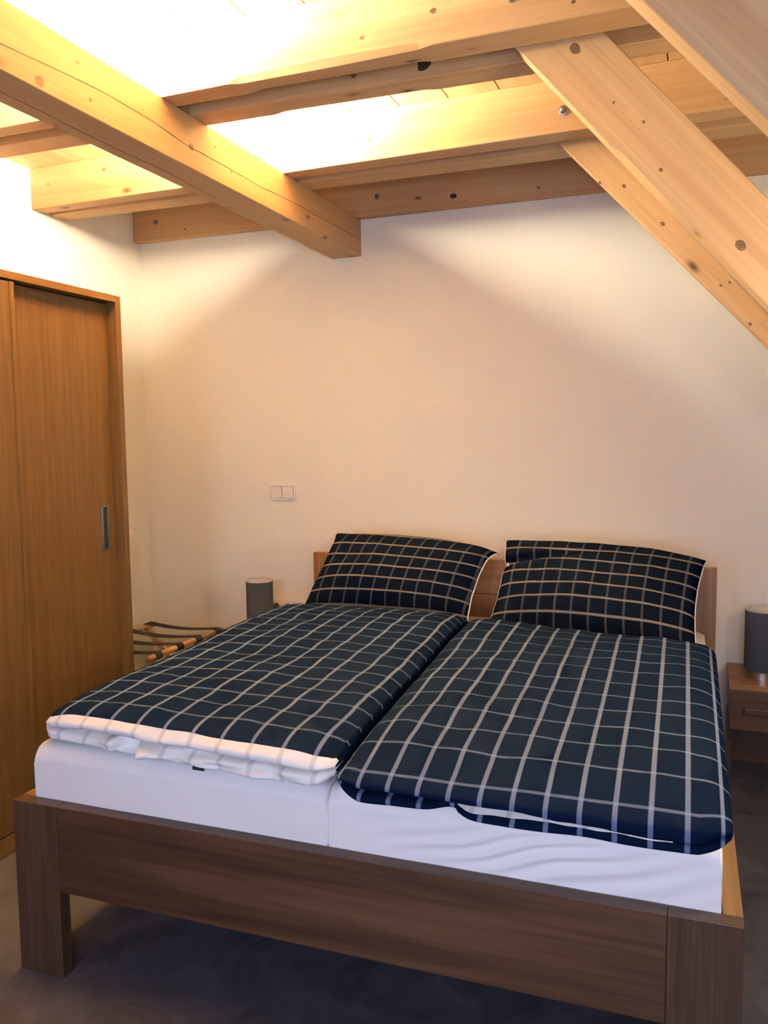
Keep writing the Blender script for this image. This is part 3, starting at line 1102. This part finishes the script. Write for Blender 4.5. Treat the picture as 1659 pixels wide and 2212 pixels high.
# ------------------------------------------------------------------ switches and sockets
def socket_unit(parent, x, r=0.0205):
    f = lathe('socket_insert', [(0, -0.009), (r - 0.002, -0.009), (r, 0.001), (r + 0.004, 0.0025), (r + 0.004, -0.011), (0, -0.011)], M_plastic, parent, (x, -0.011, 0), n=28, axis='Y')
    for s in (-1, 1):
        lathe('socket_hole', [(0, 0.0006), (0.0027, 0.0006), (0.0027, -0.001), (0, -0.001)], M_dark, f, (s * 0.0095, 0.009, 0), n=10, axis='Y')


sw = thing('light_switch', 'white double rocker light switch on the back wall left of the bed', 'switch', (-0.362, YB, 1.2105))
bm = bmesh.new()
for a in ((-0.080, -0.0705, -0.0415, 0.0415), (0.0705, 0.080, -0.0415, 0.0415), (-0.0705, 0.0705, 0.034, 0.0415), (-0.0705, 0.0705, -0.0415, -0.034), (-0.0018, 0.0018, -0.034, 0.034)):
    bm_box(bm, a[0], a[1], -0.012 if a[0] != -0.0018 else -0.009, 0, a[2], a[3], 0.0012)
from_bm('frame', bm, M_plastic, sw)
for s_ in (-1, 1):
    o = box('rocker', s_ * 0.0361 - 0.0325, s_ * 0.0361 + 0.0325, -0.0165, -0.002, -0.0322, 0.0322, M_plastic, sw, 0.003)
    o.rotation_euler = (math.radians(4), 0, 0)

so = thing('wall_socket', 'white socket on the left wall, half hidden by the wardrobe', 'socket', (XL, 2.162, 0.988), math.radians(90))
box('frame', -0.0405, 0.0405, -0.010, 0, -0.0405, 0.0405, M_plastic, so, 0.003)
socket_unit(so, 0.0)

st = thing('socket_plate', 'white triple socket plate on the back wall right of the left lamp', 'socket', (-0.342, YB, 0.569))
box('frame', -0.1125, 0.1125, -0.011, 0, -0.0405, 0.0405, M_plastic, st, 0.003)
for x_ in (-0.071, 0.0, 0.071):
    socket_unit(st, x_)
for x_, lb in ((-0.071, 'dark plug'), (0.0, 'dark plug')):
    lathe('plug', [(0, 0.003), (0.019, 0.003), (0.018, 0.03), (0.010, 0.042), (0, 0.044)], M_strap, st, (x_, -0.012, 0.0), n=20, axis='Y')['label'] = lb

# ------------------------------------------------------------------ folding luggage rack
rk = thing('luggage_rack', 'folding wooden luggage rack with four black straps between wardrobe and bed', 'luggage rack', (-0.92, 1.89, 0))
RO = Vector(rk.location)
RX0, RX1, RY0, RY1, RZ = -1.150, -0.700, 1.560, 2.225, 0.443


def rel(*p):
    return Vector(p) - RO


for x_ in (RX0, RX1):
    tube('rail', [rel(x_, RY0, RZ), rel(x_, RY1, RZ)], 0.0145, M_beech, rk, n=16)
for k, (yy, off) in enumerate(((RY0 + 0.045, 0.0), (RY1 - 0.045, 0.0))):
    for s in (0, 1):
        xa, xb = (RX1, RX0 + 0.06) if s == 0 else (RX0, RX1 - 0.06)
        y_ = yy + (0.026 if s else 0.0) * (1 if k == 0 else -1)
        p, q = rel(xa, y_, RZ - 0.012), rel(xb, y_, 0.012)
        d = (q - p).normalized()
        sd = Vector((0, 1, 0))
        up_ = d.cross(sd).normalized()
        V = []
        for c in (p, q):
            for a, b_ in ((-1, -1), (1, -1), (1, 1), (-1, 1)):
                V.append(c + sd * (a * 0.011) + up_ * (b_ * 0.017))
        cc = (p + q) / 2
        link_mesh('leg', [v - cc for v in V], [(0, 1, 2, 3), (7, 6, 5, 4), (0, 4, 5, 1), (1, 5, 6, 2), (2, 6, 7, 3), (3, 7, 4, 0)], M_beech, rk, cc)
for x_, z_ in ((RX0 + 0.105, 0.055), (RX1 - 0.105, 0.055)):
    tube('stretcher', [rel(x_, RY0 + 0.05, z_), rel(x_, RY1 - 0.05, z_)], 0.009, M_beech, rk, n=12)
for y_ in (1.625, 1.805, 1.975, 2.165):
    # strap: a sagging web wrapped round both rails
    r = 0.018
    up_path, n_ = [], 18
    for k in range(9):
        a = math.radians(-100 + 190 * k / 8)
        up_path.append((RX1 + r * math.cos(a), RZ + r * math.sin(a)))
    for k in range(1, n_):
        t = k / n_
        up_path.append((RX1 + (RX0 - RX1) * t, RZ + r - 0.016 * math.sin(math.pi * t)))
    for k in range(9):
        a = math.radians(90 + 190 * k / 8)
        up_path.append((RX0 + r * math.cos(a), RZ + r * math.sin(a)))
    V, Fc = [], []
    m_ = len(up_path)
    for i, (xx, zz) in enumerate(up_path):
        a, c_ = up_path[max(i - 1, 0)], up_path[min(i + 1, m_ - 1)]
        t = Vector((c_[0] - a[0], 0, c_[1] - a[1])).normalized()
        nn = Vector((t.z, 0, -t.x))
        for dy, dn in ((-0.026, -0.0018), (0.026, -0.0018), (0.026, 0.0018), (-0.026, 0.0018)):
            V.append(Vector((xx, y_ + dy, zz)) + nn * dn - RO - Vector((-0.92 - RO.x, y_ - RO.y, RZ)))
    for i in range(m_ - 1):
        for k in range(4):
            k2 = (k + 1) % 4
            Fc.append((i * 4 + k, i * 4 + k2, i * 4 + 4 + k2, i * 4 + 4 + k))
    Fc += [(0, 1, 2, 3), tuple(4 * (m_ - 1) + k for k in (3, 2, 1, 0))]
    link_mesh('strap', V, Fc, M_strap, rk, (0, y_ - RO.y, RZ))['label'] = 'black webbing strap'

# repeats of one kind share a group
GROUPS = {'joist': 'spruce joists under the board ceiling', 'brace': 'diagonal braces at the right', 'pillow': 'plaid pillows at the headboard',
          'duvet': 'plaid duvets on the bed', 'mattress': 'mattresses side by side in the bed', 'nightstand': 'nightstands beside the bed',
          'table_lamp': 'charcoal lamps on the nightstands', 'strip_lamp': 'strip lamps on the long beam'}
for o in list(col.objects):
    if o.parent is None and o.name.split('.')[0] in GROUPS:
        o['group'] = GROUPS[o.name.split('.')[0]]
